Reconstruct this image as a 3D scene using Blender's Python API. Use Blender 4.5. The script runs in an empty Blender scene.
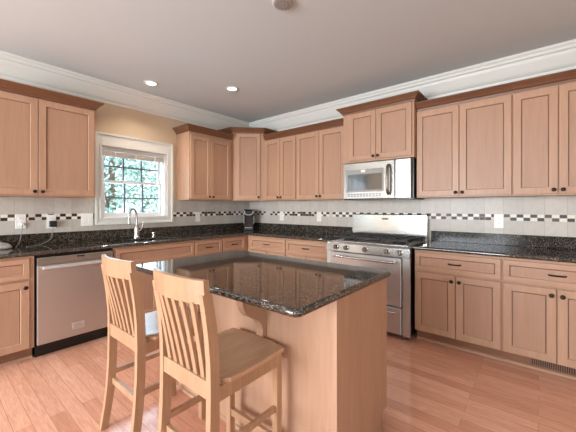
import bpy, bmesh, math, random
from mathutils import Vector, Matrix
S = bpy.context.scene
COL = S.collection
IN = 0.0254
random.seed(7)

# ------------------------------------------------------------------ camera, sky, sun, area lights, exposure
cam = bpy.data.objects.new('camera', bpy.data.cameras.new('camera'))
COL.objects.link(cam)
cam.location = (152.28*IN, -143.08*IN, 50.29*IN)
cam.rotation_euler = (math.pi/2, 0, 0.691)
cam.data.sensor_width = 36
cam.data.lens = 304.41*36/576
cam.data.shift_y = (207.2-216)/576
cam.data.clip_start = 0.02
S.camera = cam

S.view_settings.view_transform = 'Standard'
S.view_settings.look = 'None'
S.view_settings.gamma = 1
S.view_settings.use_curve_mapping = False
S.view_settings.exposure = 0.07

W = bpy.data.worlds.new('sky')
S.world = W
W.use_nodes = True
nt = W.node_tree
bg = nt.nodes['Background']
tc = nt.nodes.new('ShaderNodeTexCoord'); sx = nt.nodes.new('ShaderNodeSeparateXYZ')
rp = nt.nodes.new('ShaderNodeValToRGB')
rp.color_ramp.elements[0].position = 0.0; rp.color_ramp.elements[0].color = (0.80, 0.93, 1.0, 1)
rp.color_ramp.elements[1].position = 0.7; rp.color_ramp.elements[1].color = (0.45, 0.68, 1.0, 1)
nt.links.new(tc.outputs['Generated'], sx.inputs[0]); nt.links.new(sx.outputs['Z'], rp.inputs[0])
nt.links.new(rp.outputs[0], bg.inputs['Color'])
bg.inputs['Strength'].default_value = 2.4

def light(name, typ, loc, energy, color=(1, 1, 1), size=None, aim=None, **kw):
    d = bpy.data.lights.new(name, typ); d.energy = energy; d.color = color
    if typ == 'AREA':
        d.shape = 'RECTANGLE'; d.size = size[0]*IN; d.size_y = size[1]*IN
    for k, v in kw.items(): setattr(d, k, v)
    o = bpy.data.objects.new(name, d); COL.objects.link(o)
    o.location = [c*IN for c in loc]
    if aim is not None:
        o.rotation_euler = Vector(aim).to_track_quat('-Z', 'Z').to_euler()
    return o
# daylight through unseen glass doors and windows behind the camera; window and side lamps added as soft fill
light('sun', 'SUN', (0, 0, 400), 7.0, (1, 0.95, 0.88), aim=(-0.75, -0.25, -1.0), angle=0.02)
light('daylight_patio', 'AREA', (75, -292, 52), 330, (0.84, 0.92, 1.0), (100, 76), (0.1, 1, 0.02))
light('fill_window', 'AREA', (215, -292, 58), 45, (0.84, 0.92, 1.0), (56, 56), (-0.1, 1, 0.1))
light('fill_side', 'AREA', (292, -190, 56), 28, (0.84, 0.92, 1.0), (80, 60), (-1, 0.1, 0.3))
light('daylight_sink', 'AREA', (-9, -75.6, 61.5), 13, (0.62, 0.82, 1.0), (30, 30), (1, 0, -0.1))
light('daylight_left', 'AREA', (-2, -194, 60), 8, (0.84, 0.92, 1.0), (40, 50), (1, 0.1, 0.1))

# ------------------------------------------------------------------ materials
def lin(r, g, b):
    f = lambda c: (c/255/12.92) if c/255 <= 0.04045 else ((c/255+0.055)/1.055)**2.4
    return (f(r), f(g), f(b), 1)

def mat(name, col, rough=0.5, metal=0.0, spec=0.5, coat=0.0, emit=None, estr=0.0):
    m = bpy.data.materials.new(name); m.use_nodes = True
    p = m.node_tree.nodes['Principled BSDF']
    p.inputs['Base Color'].default_value = col
    p.inputs['Roughness'].default_value = rough
    p.inputs['Metallic'].default_value = metal
    p.inputs['Specular IOR Level'].default_value = spec
    if coat:
        p.inputs['Coat Weight'].default_value = coat; p.inputs['Coat Roughness'].default_value = 0.05
    if emit:
        p.inputs['Emission Color'].default_value = emit; p.inputs['Emission Strength'].default_value = estr
    return m

class N:
    """tiny node helper"""
    def __init__(s, m):
        s.t = m.node_tree; s.p = s.t.nodes['Principled BSDF']
    def add(s, typ, **kw):
        n = s.t.nodes.new(typ)
        for k, v in kw.items(): setattr(n, k, v)
        return n
    def link(s, a, b): s.t.links.new(a, b)
    def coords(s, scale=(1, 1, 1), loc=(0, 0, 0)):
        c = s.add('ShaderNodeTexCoord'); mp = s.add('ShaderNodeMapping')
        mp.inputs['Scale'].default_value = scale; mp.inputs['Location'].default_value = loc
        s.link(c.outputs['Object'], mp.inputs[0]); return mp.outputs[0]
    def noise(s, vec, scale, detail=3, rough=0.55, dist=0.0):
        n = s.add('ShaderNodeTexNoise'); n.inputs['Scale'].default_value = scale
        n.inputs['Detail'].default_value = detail; n.inputs['Roughness'].default_value = rough
        n.inputs['Distortion'].default_value = dist
        s.link(vec, n.inputs['Vector']); return n.outputs['Fac']
    def ramp(s, fac, stops, interp='LINEAR'):
        r = s.add('ShaderNodeValToRGB'); r.color_ramp.interpolation = interp
        e = r.color_ramp.elements
        while len(e) < len(stops): e.new(0.5)
        for i, (p, c) in enumerate(stops): e[i].position = p; e[i].color = c
        s.link(fac, r.inputs[0]); return r.outputs[0]
    def math(s, op, a, b=None):
        n = s.add('ShaderNodeMath', operation=op)
        for i, v in enumerate((a, b)):
            if v is None: continue
            if isinstance(v, (int, float)): n.inputs[i].default_value = v
            else: s.link(v, n.inputs[i])
        return n.outputs[0]
    def mix(s, fac, a, b, mode='MIX'):
        n = s.add('ShaderNodeMix', data_type='RGBA', blend_type=mode)
        for v, i in ((fac, 0), (a, 6), (b, 7)):
            if isinstance(v, (int, float, tuple)): n.inputs[i].default_value = v
            else: s.link(v, n.inputs[i])
        return n.outputs[2]
    def bump(s, h, strength=0.2, dist=0.002):
        b = s.add('ShaderNodeBump'); b.inputs['Strength'].default_value = strength; b.inputs['Distance'].default_value = dist
        s.link(h, b.inputs['Height']); s.link(b.outputs[0], s.p.inputs['Normal'])

def wood(name, a, b, scale, rough=0.38, spec=0.4):
    m = mat(name, a, rough, 0, spec); n = N(m)
    fine = n.noise(n.coords(scale), 6.0, 4, 0.6, 0.6)
    big = n.noise(n.coords(tuple(c*0.25 for c in scale), (3, 1, 2)), 3.0, 3)
    f = n.math('ADD', n.math('MULTIPLY', fine, 0.6), n.math('MULTIPLY', big, 0.5))
    c = n.ramp(f, [(0.30, b), (0.80, a)])
    n.link(c, n.p.inputs['Base Color'])
    return m
MA, MB_ = lin(190, 151, 124), lin(168, 129, 102)
WOODV = wood('maple_vertical', MA, MB_, (9, 9, 0.7))
WOODH = wood('maple_horizontal', MA, MB_, (0.9, 0.9, 9))
PANEL = wood('maple_panel', lin(182, 143, 117), lin(161, 123, 98), (11, 11, 0.6), 0.42)
CROWN = wood('shaded_glazed_crown', lin(126, 86, 63), lin(104, 68, 48), (0.9, 0.9, 9), 0.35)  # maple crown, its colour darkened for shade and glaze
CHAIRW = wood('oak_stool', lin(190, 151, 119), lin(160, 121, 90), (8, 8, 0.8), 0.3, 0.5)
SEATW = wood('oak_seat', lin(204, 167, 134), lin(180, 140, 108), (8, 0.9, 8), 0.2, 0.6)
EDGE_SHADE = mat('panel_edge_shade', lin(78, 50, 36), 0.5)  # painted shade for the edges of recessed panels
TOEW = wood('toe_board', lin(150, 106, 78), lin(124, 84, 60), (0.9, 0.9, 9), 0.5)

def granite():
    m = mat('dark_granite', (0.02, 0.02, 0.02, 1), 0.04, 0, 0.5); n = N(m); n.p.inputs['IOR'].default_value = 1.85
    v = n.coords()
    vo = n.add('ShaderNodeTexVoronoi'); vo.inputs['Scale'].default_value = 260
    n.link(v, vo.inputs['Vector'])
    sep = n.add('ShaderNodeSeparateColor'); n.link(vo.outputs['Color'], sep.inputs[0])
    cl = n.noise(v, 28, 3)
    f = n.math('ADD', n.math('MULTIPLY', sep.outputs[0], 0.75), n.math('MULTIPLY', cl, 0.42))
    c = n.ramp(f, [(0.0, lin(20, 18, 17)), (0.42, lin(32, 28, 25)), (0.62, lin(54, 44, 37)), (0.76, lin(84, 74, 64)), (0.88, lin(136, 128, 116))], 'CONSTANT')
    n.link(c, n.p.inputs['Base Color'])
    return m
GRAN = granite()
GRANU = granite(); GRANU.name = 'dark_granite_upstand'
_p = GRANU.node_tree.nodes['Principled BSDF']; _p.inputs['Roughness'].default_value = 0.15; _p.inputs['IOR'].default_value = 1.3

def floor_mat():
    m = mat('oak_floor', lin(190, 130, 100), 0.1, 0, 0.6); n = N(m)
    v = n.coords((1, 1, 1), (0, (-113.4 % 3.27)*-IN, 0))
    br = n.add('ShaderNodeTexBrick'); br.offset = 0.37; br.offset_frequency = 2; br.squash = 1
    br.inputs['Scale'].default_value = 1.0; br.inputs['Brick Width'].default_value = 38*IN
    br.inputs['Row Height'].default_value = 3.27*IN; br.inputs['Mortar Size'].default_value = 0.0016
    br.inputs['Mortar Smooth'].default_value = 0.3; br.inputs['Bias'].default_value = 0.0
    br.inputs['Color1'].default_value = (0, 0, 0, 1); br.inputs['Color2'].default_value = (1, 1, 1, 1)
    br.inputs['Mortar'].default_value = (0.5, 0.5, 0.5, 1)
    n.link(v, br.inputs['Vector'])
    base = n.ramp(br.outputs['Color'], [(0.0, lin(212, 153, 125)), (0.5, lin(224, 166, 138)), (1.0, lin(234, 179, 152))])
    g = n.noise(n.coords((1.2, 14, 1)), 5, 4, 0.62, 1.2)
    gr = n.ramp(g, [(0.3, (0.82, 0.77, 0.74, 1)), (0.62, (1.05, 1.04, 1.03, 1))])
    c = n.mix(1.0, base, gr, 'MULTIPLY')
    c = n.mix(n.math('MULTIPLY', br.outputs['Fac'], 0.42), c, lin(104, 60, 42))
    n.link(c, n.p.inputs['Base Color'])
    n.bump(n.math('SUBTRACT', 1.0, br.outputs['Fac']), 0.25, 0.001)
    return m
FLOOR = floor_mat()

def tile_mat(name, axis, u0):
    m = mat(name, lin(205, 196, 184), 0.35, 0, 0.4); n = N(m)
    c = n.add('ShaderNodeTexCoord'); s = n.add('ShaderNodeSeparateXYZ'); n.link(c.outputs['Object'], s.inputs[0])
    u = n.math('DIVIDE', n.math('SUBTRACT', s.outputs[axis], u0*IN), 6.08*IN)
    fr = n.math('ABSOLUTE', n.math('SUBTRACT', n.math('FRACT', n.math('ADD', u, 100.5)), 0.5))
    line = n.math('LESS_THAN', fr, 0.014)
    fl = n.math('FLOOR', n.math('ADD', u, 100.0))
    wn = n.add('ShaderNodeTexWhiteNoise', noise_dimensions='1D'); n.link(fl, wn.inputs['W'])
    no = n.noise(n.coords(), 22, 4)
    f = n.math('ADD', n.math('MULTIPLY', no, 0.6), n.math('MULTIPLY', wn.outputs['Value'], 0.3))
    col = n.ramp(f, [(0.2, lin(186, 177, 165)), (0.75, lin(207, 199, 188))])
    col = n.mix(line, col, lin(176, 166, 154))
    n.link(col, n.p.inputs['Base Color'])
    return m
TILEL = tile_mat('cream_tile_left', 1, -120.5)
TILEB = tile_mat('cream_tile_back', 0, 123.2)

def mosaic_mat(name, axis):
    m = mat(name, lin(200, 190, 175), 0.4, 0, 0.4); n = N(m)
    c = n.add('ShaderNodeTexCoord'); s = n.add('ShaderNodeSeparateXYZ'); n.link(c.outputs['Object'], s.inputs[0])
    u = n.math('ADD', n.math('DIVIDE', n.math('SUBTRACT', s.outputs[axis], -122.4*IN), 2.0*IN), 200.0)
    z = n.math('DIVIDE', n.math('SUBTRACT', s.outputs[2], 45.15*IN), 1.25*IN)
    cu, cz = n.math('FLOOR', u), n.math('FLOOR', z)
    cb = n.add('ShaderNodeCombineXYZ'); n.link(cu, cb.inputs[0]); n.link(cz, cb.inputs[1])
    wn = n.add('ShaderNodeTexWhiteNoise', noise_dimensions='2D'); n.link(cb.outputs[0], wn.inputs['Vector'])
    r = wn.outputs['Value']
    odd = n.math('MODULO', n.math('ADD', n.math('ADD', cu, cz), 1.0), 2.0)
    light_ = n.ramp(r, [(0.0, lin(232, 226, 214)), (0.5, lin(205, 195, 181)), (0.72, lin(240, 236, 228)), (0.9, lin(60, 44, 38))], 'CONSTANT')
    dark_ = n.ramp(r, [(0.0, lin(38, 28, 25)), (0.45, lin(58, 42, 35)), (0.7, lin(84, 66, 56)), (0.93, lin(205, 196, 182))], 'CONSTANT')
    col = n.mix(odd, dark_, light_)
    gu = n.math('LESS_THAN', n.math('ABSOLUTE', n.math('SUBTRACT', n.math('FRACT', n.math('ADD', u, 0.5)), 0.5)), 0.035)
    gz = n.math('LESS_THAN', n.math('ABSOLUTE', n.math('SUBTRACT', n.math('FRACT', n.math('ADD', z, 0.5)), 0.5)), 0.05)
    col = n.mix(n.math('MAXIMUM', gu, gz), col, lin(190, 180, 166))
    n.link(col, n.p.inputs['Base Color'])
    return m
MOSL = mosaic_mat('glass_mosaic_left', 1)
MOSB = mosaic_mat('glass_mosaic_back', 0)

def steel(name, col, rough, scale):
    m = mat(name, col, rough, 0.85); n = N(m)
    f = n.noise(n.coords(scale), 700, 2)
    n.link(n.ramp(f, [(0.3, (rough-0.03,)*3+(1,)), (0.7, (rough+0.03,)*3+(1,))]), n.p.inputs['Roughness'])
    return m
STEEL = steel('brushed_steel', lin(206, 206, 203), 0.34, (1, 1, 0.02))
STEELD = steel('brushed_steel_door', lin(196, 190, 185), 0.36, (1, 1, 0.02))
STEELH = steel('brushed_steel_horizontal', lin(176, 176, 171), 0.2, (0.02, 0.02, 1))
CHROME = mat('brushed_nickel', lin(196, 190, 184), 0.2, 1)
BRONZE = mat('oil_rubbed_bronze', lin(46, 34, 28), 0.32, 0.7)
BLACK = mat('black_enamel', lin(20, 20, 21), 0.25)
BLACKP = mat('black_plastic', lin(26, 26, 28), 0.4)
IRON = mat('cast_iron', lin(42, 38, 37), 0.55)
DGLASS = mat('dark_oven_glass', lin(60, 58, 56), 0.06, 0, 0.9, 0.6)
WHITE = mat('white_paint', lin(216, 214, 208), 0.42)
VINYL = mat('white_vinyl', lin(232, 234, 236), 0.3)
PLATE = mat('white_plastic', lin(238, 234, 226), 0.3)
CEIL = mat('ceiling_paint', lin(201, 207, 209), 0.9, 0, 0.1)
TAN = mat('tan_wall_paint', lin(205, 182, 154), 0.85, 0, 0.1)
GREYP = mat('grey_plastic', lin(150, 146, 142), 0.5)
MUNT = mat('muntin_shade', lin(112, 116, 122), 0.5)  # white muntins coloured grey to paint in their backlit shade
KNOBM = mat('dark_steel', lin(120, 112, 104), 0.25, 0.9)
SILVER = mat('silver_plastic', lin(205, 203, 200), 0.28, 0.35)
LAMP = mat('lamp_lens', lin(255, 250, 240), 0.4, 0, 0.5, 0, (1, 0.95, 0.86, 1), 6.0)
BARK = mat('bark', lin(96, 82, 70), 0.9)
GRASS = mat('lawn_grass', lin(120, 150, 96), 0.9)
FABRIC = mat('blind_slats', lin(205, 196, 184), 0.6)
def leafmat():
    m = mat('tree_leaf', lin(140, 185, 150), 0.5); n = N(m)
    oi = n.noise(n.coords(), 9, 2)
    n.link(n.ramp(oi, [(0.3, lin(104, 146, 134)), (0.5, lin(172, 208, 204)), (0.68, lin(222, 240, 240))]), n.p.inputs['Base Color'])
    n.p.inputs['Subsurface Weight'].default_value = 0.0
    return m
LEAF = leafmat()
def glassmat():
    m = bpy.data.materials.new('window_glass'); m.use_nodes = True; t = m.node_tree
    t.nodes.clear()
    o = t.nodes.new('ShaderNodeOutputMaterial'); mx = t.nodes.new('ShaderNodeMixShader')
    a = t.nodes.new('ShaderNodeBsdfTransparent'); b = t.nodes.new('ShaderNodeBsdfGlossy'); b.inputs['Roughness'].default_value = 0.02
    f = t.nodes.new('ShaderNodeFresnel'); f.inputs['IOR'].default_value = 1.45
    t.links.new(f.outputs[0], mx.inputs[0]); t.links.new(a.outputs[0], mx.inputs[1]); t.links.new(b.outputs[0], mx.inputs[2])
    t.links.new(mx.outputs[0], o.inputs[0]); return m
GLASS = glassmat()

# ------------------------------------------------------------------ mesh helpers (inches, world coordinates)
def origin(o):
    v = Vector((0, 0, 0))
    while o is not None:
        v += o.location; o = o.parent
    return v
def tag(o, label=None, cat=None, group=None, kind=None):
    if label: o['label'] = label
    if cat: o['category'] = cat
    if group: o['group'] = group
    if kind: o['kind'] = kind
    return o
def thing(name, label, cat, loc, group=None, kind=None):
    o = bpy.data.objects.new(name, None); COL.objects.link(o)
    o.empty_display_size = 0.05
    o.location = [c*IN for c in loc]
    return tag(o, label, cat, group, kind)

TL = lambda u, w, z: (w, -u, z)       # left (sink) wall: u along the wall from the corner, w out from it
TB = lambda u, w, z: (u, -w, z)       # back (range) wall
TW = lambda x, y, z: (x, y, z)

class MB:
    def __init__(s): s.bm = bmesh.new()
    def box(s, a, b, T=TW, bev=0.0, seg=1):
        x0, x1 = sorted((a[0], b[0])); y0, y1 = sorted((a[1], b[1])); z0, z1 = sorted((a[2], b[2]))
        t = bmesh.new()
        c = [(x0,y0,z0),(x1,y0,z0),(x1,y1,z0),(x0,y1,z0),(x0,y0,z1),(x1,y0,z1),(x1,y1,z1),(x0,y1,z1)]
        v = [t.verts.new(T(*p)) for p in c]
        for f in ((0,3,2,1),(4,5,6,7),(0,1,5,4),(1,2,6,5),(2,3,7,6),(3,0,4,7)): t.faces.new([v[i] for i in f])
        if bev: bmesh.ops.bevel(t, geom=t.edges[:], offset=bev, segments=seg, profile=0.5, affect='EDGES')
        s.join(t); return s
    def join(s, t):
        bmesh.ops.recalc_face_normals(t, faces=t.faces[:])
        m = bpy.data.meshes.new('t'); t.to_mesh(m); t.free(); s.bm.from_mesh(m); bpy.data.meshes.remove(m)
    def loops(s, loops, cap0=True, cap1=True, close=False):
        t = bmesh.new()
        L = [[t.verts.new(p) for p in l] for l in loops]; n = len(L[0])
        prs = list(zip(L, L[1:])) + ([(L[-1], L[0])] if close else [])
        for a, b in prs:
            for i in range(n): t.faces.new((a[i], a[(i+1) % n], b[(i+1) % n], b[i]))
        if not close:
            if cap0: t.faces.new(L[0][::-1])
            if cap1: t.faces.new(L[-1])
        s.join(t); return s
    def prism(s, poly, h0, h1, T=TW, axis=2, bev=0):
        """polygon in the two axes other than `axis`, extruded along it"""
        def P(p, h):
            q = list(p); q.insert(axis, h); return T(*q)
        t = bmesh.new()
        a = [t.verts.new(P(p, h0)) for p in poly]; b = [t.verts.new(P(p, h1)) for p in poly]; n = len(poly)
        t.faces.new(a[::-1]); t.faces.new(b)
        for i in range(n): t.faces.new((a[i], a[(i+1) % n], b[(i+1) % n], b[i]))
        bmesh.ops.recalc_face_normals(t, faces=t.faces[:])
        if bev: bmesh.ops.bevel(t, geom=t.edges[:], offset=bev, segments=2, profile=0.5, affect='EDGES')
        s.join(t); return s
    def lathe(s, prof, c, axis=(0, 0, 1), n=20):
        """prof: list of (r, h) along axis from c"""
        ax = Vector(axis).normalized(); q = Vector((0, 0, 1)).rotation_difference(ax)
        L = []
        for r, h in prof:
            L.append([tuple(Vector(c) + q @ Vector((max(r, 1e-4)*math.cos(2*math.pi*i/n), max(r, 1e-4)*math.sin(2*math.pi*i/n), h))) for i in range(n)])
        return s.loops(L)
    def tube(s, pts, r, n=10, smooth=0):
        P = [Vector(p) for p in pts]
        if smooth:
            Q = []
            for i in range(len(P)-1):
                p0, p1, p2, p3 = P[max(i-1, 0)], P[i], P[i+1], P[min(i+2, len(P)-1)]
                for k in range(smooth):
                    t = k/smooth
                    Q.append(0.5*((2*p1)+(p2-p0)*t+(2*p0-5*p1+4*p2-p3)*t*t+(3*p1-p0-3*p2+p3)*t**3))
            P = Q+[P[-1]]
        L = []; up = Vector((0.13, 0.07, 1)).normalized()
        for i, p in enumerate(P):
            d = (P[min(i+1, len(P)-1)]-P[max(i-1, 0)]).normalized()
            if abs(d.dot(up)) > 0.97: up = Vector((1, 0.1, 0.05)).normalized()
            x = d.cross(up).normalized(); y = d.cross(x).normalized(); up = -y if (-y).dot(up) > 0 else y
            rr = r[min(i, len(r)-1)] if isinstance(r, (list, tuple)) else r
            L.append([tuple(p + rr*(math.cos(2*math.pi*k/n)*x + math.sin(2*math.pi*k/n)*up)) for k in range(n)])
        return s.loops(L)
    def sweep(s, prof, path):
        """(w, z) profile pushed along a 2-D path, w to the right of travel, mitred"""
        P = [Vector(p) for p in path]; n = len(P); L = []
        for i in range(n):
            ds = []
            if i > 0: ds.append((P[i]-P[i-1]).normalized())
            if i < n-1: ds.append((P[i+1]-P[i]).normalized())
            ns = [Vector((d.y, -d.x)) for d in ds]
            m = sum(ns, Vector((0, 0))); m = m.normalized(); m /= m.dot(ns[0])
            L.append([(P[i].x+m.x*w, P[i].y+m.y*w, z) for w, z in prof])
        return s.loops(L)
    def build(s, name, m, parent=None, smooth=None, at=None):
        me = bpy.data.meshes.new(name)
        o = bpy.data.objects.new(name, me); COL.objects.link(o)
        if parent is not None: o.parent = parent
        off = origin(parent) if parent is not None else Vector((0, 0, 0))
        if at is not None: o.location = [c*IN for c in at]; off = off + o.location
        for v in s.bm.verts: v.co = v.co*IN - off
        if smooth:
            for f in s.bm.faces: f.smooth = len(f.verts) < 9
        s.bm.to_mesh(me); s.bm.free(); me.materials.append(m)
        if smooth:
            me.set_sharp_from_angle(angle=math.radians(smooth))
            for p in me.polygons:
                if len(p.vertices) > 8: p.use_smooth = False
        return o
def struct(o, label=None): return tag(o, label, None, None, 'structure')

# ------------------------------------------------------------------ room shell
H = 106.0
RX, RY = 296, -296
struct(MB().box((-8, RY-6, -4), (RX+6, 8, 0)).build('floor', FLOOR), 'glossy reddish oak plank floor')
struct(MB().box((-8, RY-6, H), (RX+6, 8, H+6)).build('ceiling', CEIL), 'pale grey painted flat ceiling')
# sink wall with the window opening (v 60..91, z 45.9..77.6)
OV0, OV1, OZ0, OZ1 = 60.3, 90.9, 45.7, 77.7
w = MB()
w.box((-6, RY, 0), (0, -216, H)); w.box((-6, -216, 0), (0, -170, 30)); w.box((-6, -216, 88), (0, -170, H)); w.box((-6, -170, 0), (0, -OV1, H)); w.box((-6, -OV0, 0), (0, 6, H))
w.box((-6, -OV1, 0), (0, -OV0, OZ0)); w.box((-6, -OV1, OZ1), (0, -OV0, H))
struct(w.build('wall_left', TAN), 'tan painted wall with the sink window')
struct(MB().box((0, 0, 0), (RX, 6, H)).build('wall_back', TAN), 'tan painted wall behind the range')
def holed_wall(name, T, L0, L1, holes):
    m = MB(); u = L0
    for (a, b, z0, z1) in holes:
        m.box((u, 0, 0), (a, 6, H), T); m.box((a, 0, 0), (b, 6, z0), T) if z0 > 0 else None; m.box((a, 0, z1), (b, 6, H), T); u = b
    m.box((u, 0, 0), (L1, 6, H), T)
    struct(m.build(name, TAN))
TF = lambda u, w, z: (u, RY-w, z)
TR = lambda u, w, z: (RX+w, u, z)
holed_wall('wall_front', TF, 0, RX, [(22, 128, 10, 92), (185, 245, 28, 88)])
holed_wall('wall_right', TR, RY, 0, [(-232, -148, 24, 88)])
def plain_window(name, T, a, b, z0, z1, nv, nh):
    r = tag(bpy.data.objects.new(name, None), 'unseen window letting daylight in behind the viewer', None, None, 'structure'); COL.objects.link(r)
    r.location = [c*IN for c in T(a, 3, z0)]
    m = MB()
    for (p, q) in (((a, 1, z0), (a+2, 5, z1)), ((b-2, 1, z0), (b, 5, z1)), ((a+2, 1, z0), (b-2, 5, z0+2)), ((a+2, 1, z1-2), (b-2, 5, z1))): m.box(p, q, T)
    for i in range(1, nv): u = a+(b-a)*i/nv; m.box((u-.6, 2.4, z0+2), (u+.6, 4.2, z1-2), T)
    for i in range(1, nh): z = z0+(z1-z0)*i/nh; m.box((a+2, 2.6, z-.5), (b-2, 4.0, z+.5), T)
    m.build('window_frame', VINYL, r)
    c = MB()
    for (p, q) in (((a-3, -.8, z0-3), (a, 0, z1+3)), ((b, -.8, z0-3), (b+3, 0, z1+3)), ((a, -.8, z1), (b, 0, z1+3)), ((a, -.8, z0-3), (b, 0, z0))): c.box(p, q, T)
    c.build('window_casing', WHITE, r)
plain_window('window_2', TF, 22, 128, 10, 92, 4, 3)
plain_window('window_3', TF, 185, 245, 28, 88, 2, 2)  # unseen window, added to bring in more daylight
plain_window('window_5', lambda u, w, z: (-w, u, z), -216, -170, 30, 88, 3, 3)
plain_window('window_4', TR, -232, -148, 24, 88, 3, 2)  # unseen side window, added for even fill light

CP = [(0, 97.6), (0.55, 97.6), (0.75, 98.5), (1.3, 99.0), (1.7, 99.6), (3.2, 102.6), (3.5, 103.5), (4.1, 103.9), (4.2, 104.7), (4.7, 105.2), (4.7, H), (0, H)]
struct(MB().sweep(CP, [(0, RY), (0, 0), (RX, 0)]).build('trim_1', WHITE), 'white crown moulding along the two walls')

# ------------------------------------------------------------------ sink window
wn = tag(bpy.data.objects.new('window_1', None), 'white double hung window over the sink', None, None, 'structure'); COL.objects.link(wn)
wn.location = (0, -75.6*IN, 44*IN)
m = MB()
for a, b in (((OV0-.3, 0, OZ0), (57.3, 0.9, 83.3)), ((OV1+.3, 0, OZ0), (93.3, 0.9, 83.3)), ((OV0-.3, 0, 78.0), (OV1+.3, 0.9, 83.3)), ((57.3, 0, 42.9), (93.3, 0.9, OZ0))): m.box(a, b, TL, 0.06)
for a, b in (((56.7, 0.9, 42.3), (57.7, 1.35, 83.9)), ((92.9, .9, 42.3), (93.9, 1.35, 83.9)), ((57.7, .9, 82.9), (92.9, 1.35, 83.9)), ((57.7, .9, 42.3), (92.9, 1.35, 43.3)),
             ((OV0-1.1, .9, OZ0-.9), (OV0-.3, 1.2, 78.8)), ((OV1+.3, .9, OZ0-.9), (OV1+1.1, 1.2, 78.8)), ((OV0-.3, .9, 78.0), (OV1+.3, 1.2, 78.8)), ((OV0-.3, .9, OZ0-.9), (OV1+.3, 1.2, OZ0-.1))): m.box(a, b, TL, 0.05)
m.build('window_casing', WHITE, wn)
m = MB()
for a, b in (((OV0, -6, OZ0), (OV0+.5, 0, OZ1)), ((OV1-.5, -6, OZ0), (OV1, 0, OZ1)), ((OV0+.5, -6, OZ0), (OV1-.5, 0, OZ0+.5)), ((OV0+.5, -6, OZ1-.5), (OV1-.5, 0, OZ1))): m.box(a, b, TL)
m.build('jamb', VINYL, wn)
ZM = 62.3
def sash(z0, z1, w0, rows, name):
    m = MB(); a, b = OV0+1.2, OV1-.9; w1 = w0+1.2; st = 1.3
    m.box((a, w0, z0), (a+st, w1, z1), TL, .08); m.box((b-st, w0, z0), (b, w1, z1), TL, .08)
    m.box((a+st, w0, z0), (b-st, w1, z0+1.5), TL, .08); m.box((a+st, w0, z1-1.3), (b-st, w1, z1), TL, .08)
    s = m.build(name, VINYL, wn)
    g = MB()
    for k in (1, 2): u = a+st+(b-a-2*st)*k/3; g.box((u-.36, w0+.2, z0+1.5), (u+.36, w1-.2, z1-1.3), TL)
    for k in range(1, rows): z = z0+1.5+(z1-z0-2.8)*k/rows; g.box((a+st, w0+.25, z-.36), (b-st, w1-.25, z+.36), TL)
    g.build('muntin', MUNT, s)
    MB().box((a+st, w0+.55, z0+1.5), (b-st, w0+.65, z1-1.3), TL).build('pane', GLASS, s)
    return s
sash(OZ0+.5, ZM+.7, -3.2, 2, 'lower_sash')
sash(ZM-.7, OZ1-.5, -4.6, 2, 'upper_sash')
bl = thing('window_blind', 'raised beige slat blind bunched at the top of the sink window', 'blind', (-0.8, -75.6, 74))
MB().box((OV0+.7, -1.8, 76.2), (OV1-.7, -0.2, 77.1), TL, .1).build('head_rail', VINYL, bl)
m = MB()
for k in range(7): m.box((OV0+.9, -1.9, 73.7+k*.34), (OV1-.9, -0.2, 73.94+k*.34), TL)
m.build('slat_stack', FABRIC, bl)
for u in (66, 75.6, 85): MB().box((u-.3, -.2, 73.6), (u+.3, -.1, 76.3), TL).build('ladder_tape', VINYL, bl)

# ------------------------------------------------------------------ cabinet helpers
def panel_front(parent, name, T, u0, u1, z0, z1, w0, fw, mt, hw=None, label=None):
    """framed door or drawer front with a recessed panel; hw: ('knob'|'pull', u, z)"""
    def rect(i, w): return [T(u0+i, w, z0+i), T(u1-i, w, z0+i), T(u1-i, w, z1-i), T(u0+i, w, z1-i)]
    m = MB()
    m.loops([rect(0, w0), rect(0, w0+.66), rect(.09, w0+.75), rect(fw, w0+.75), rect(fw+.06, w0+.72), rect(fw+.2, w0+.38), rect(fw+.2, w0+.1)], cap1=False)
    d = m.build(name, mt, parent)
    if label: d['label'] = label
    i = fw+.16
    MB().box((u0+i, w0+.1, z0+i), (u1-i, w0+.40, z1-i), T).build('panel', PANEL, d)
    i = fw+.2; j = i+.16; e = w0+.415; g = MB()  # dark strips paint the shade along the panel's top and side edges
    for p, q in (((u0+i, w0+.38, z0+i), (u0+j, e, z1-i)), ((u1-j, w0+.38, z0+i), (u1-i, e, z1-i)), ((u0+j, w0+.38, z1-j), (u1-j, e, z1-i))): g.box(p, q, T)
    g.build('shade_line', EDGE_SHADE, d)
    if hw:
        k, u, z = hw
        if k == 'knob':
            c = T(u, w0+.75, z); ax = Vector(T(u, w0+1.75, z))-Vector(c)
            MB().lathe([(.0, -.02), (.34, 0), (.36, .12), (.2, .22), (.2, .5), (.5, .66), (.62, .84), (.55, 1.0), (.28, 1.1), (0, 1.12)], c, ax, 16).build('knob', BRONZE, d, 50)
        else:
            g = MB()
            pts = [T(u-1.9, w0+.7, z), T(u-1.7, w0+1.3, z), T(u-.9, w0+1.65, z), T(u, w0+1.75, z), T(u+.9, w0+1.65, z), T(u+1.7, w0+1.3, z), T(u+1.9, w0+.7, z)]
            g.tube(pts, .25, 8, 3); g.build('pull', BRONZE, d, 50)
    return d
CRP = lambda z: [(0, z), (.35, z), (.45, z+.7), (.9, z+.95), (1.3, z+1.6), (2.0, z+2.3), (2.15, z+2.5), (2.5, z+2.6), (2.5, z+3.1), (0, z+3.1)]

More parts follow.
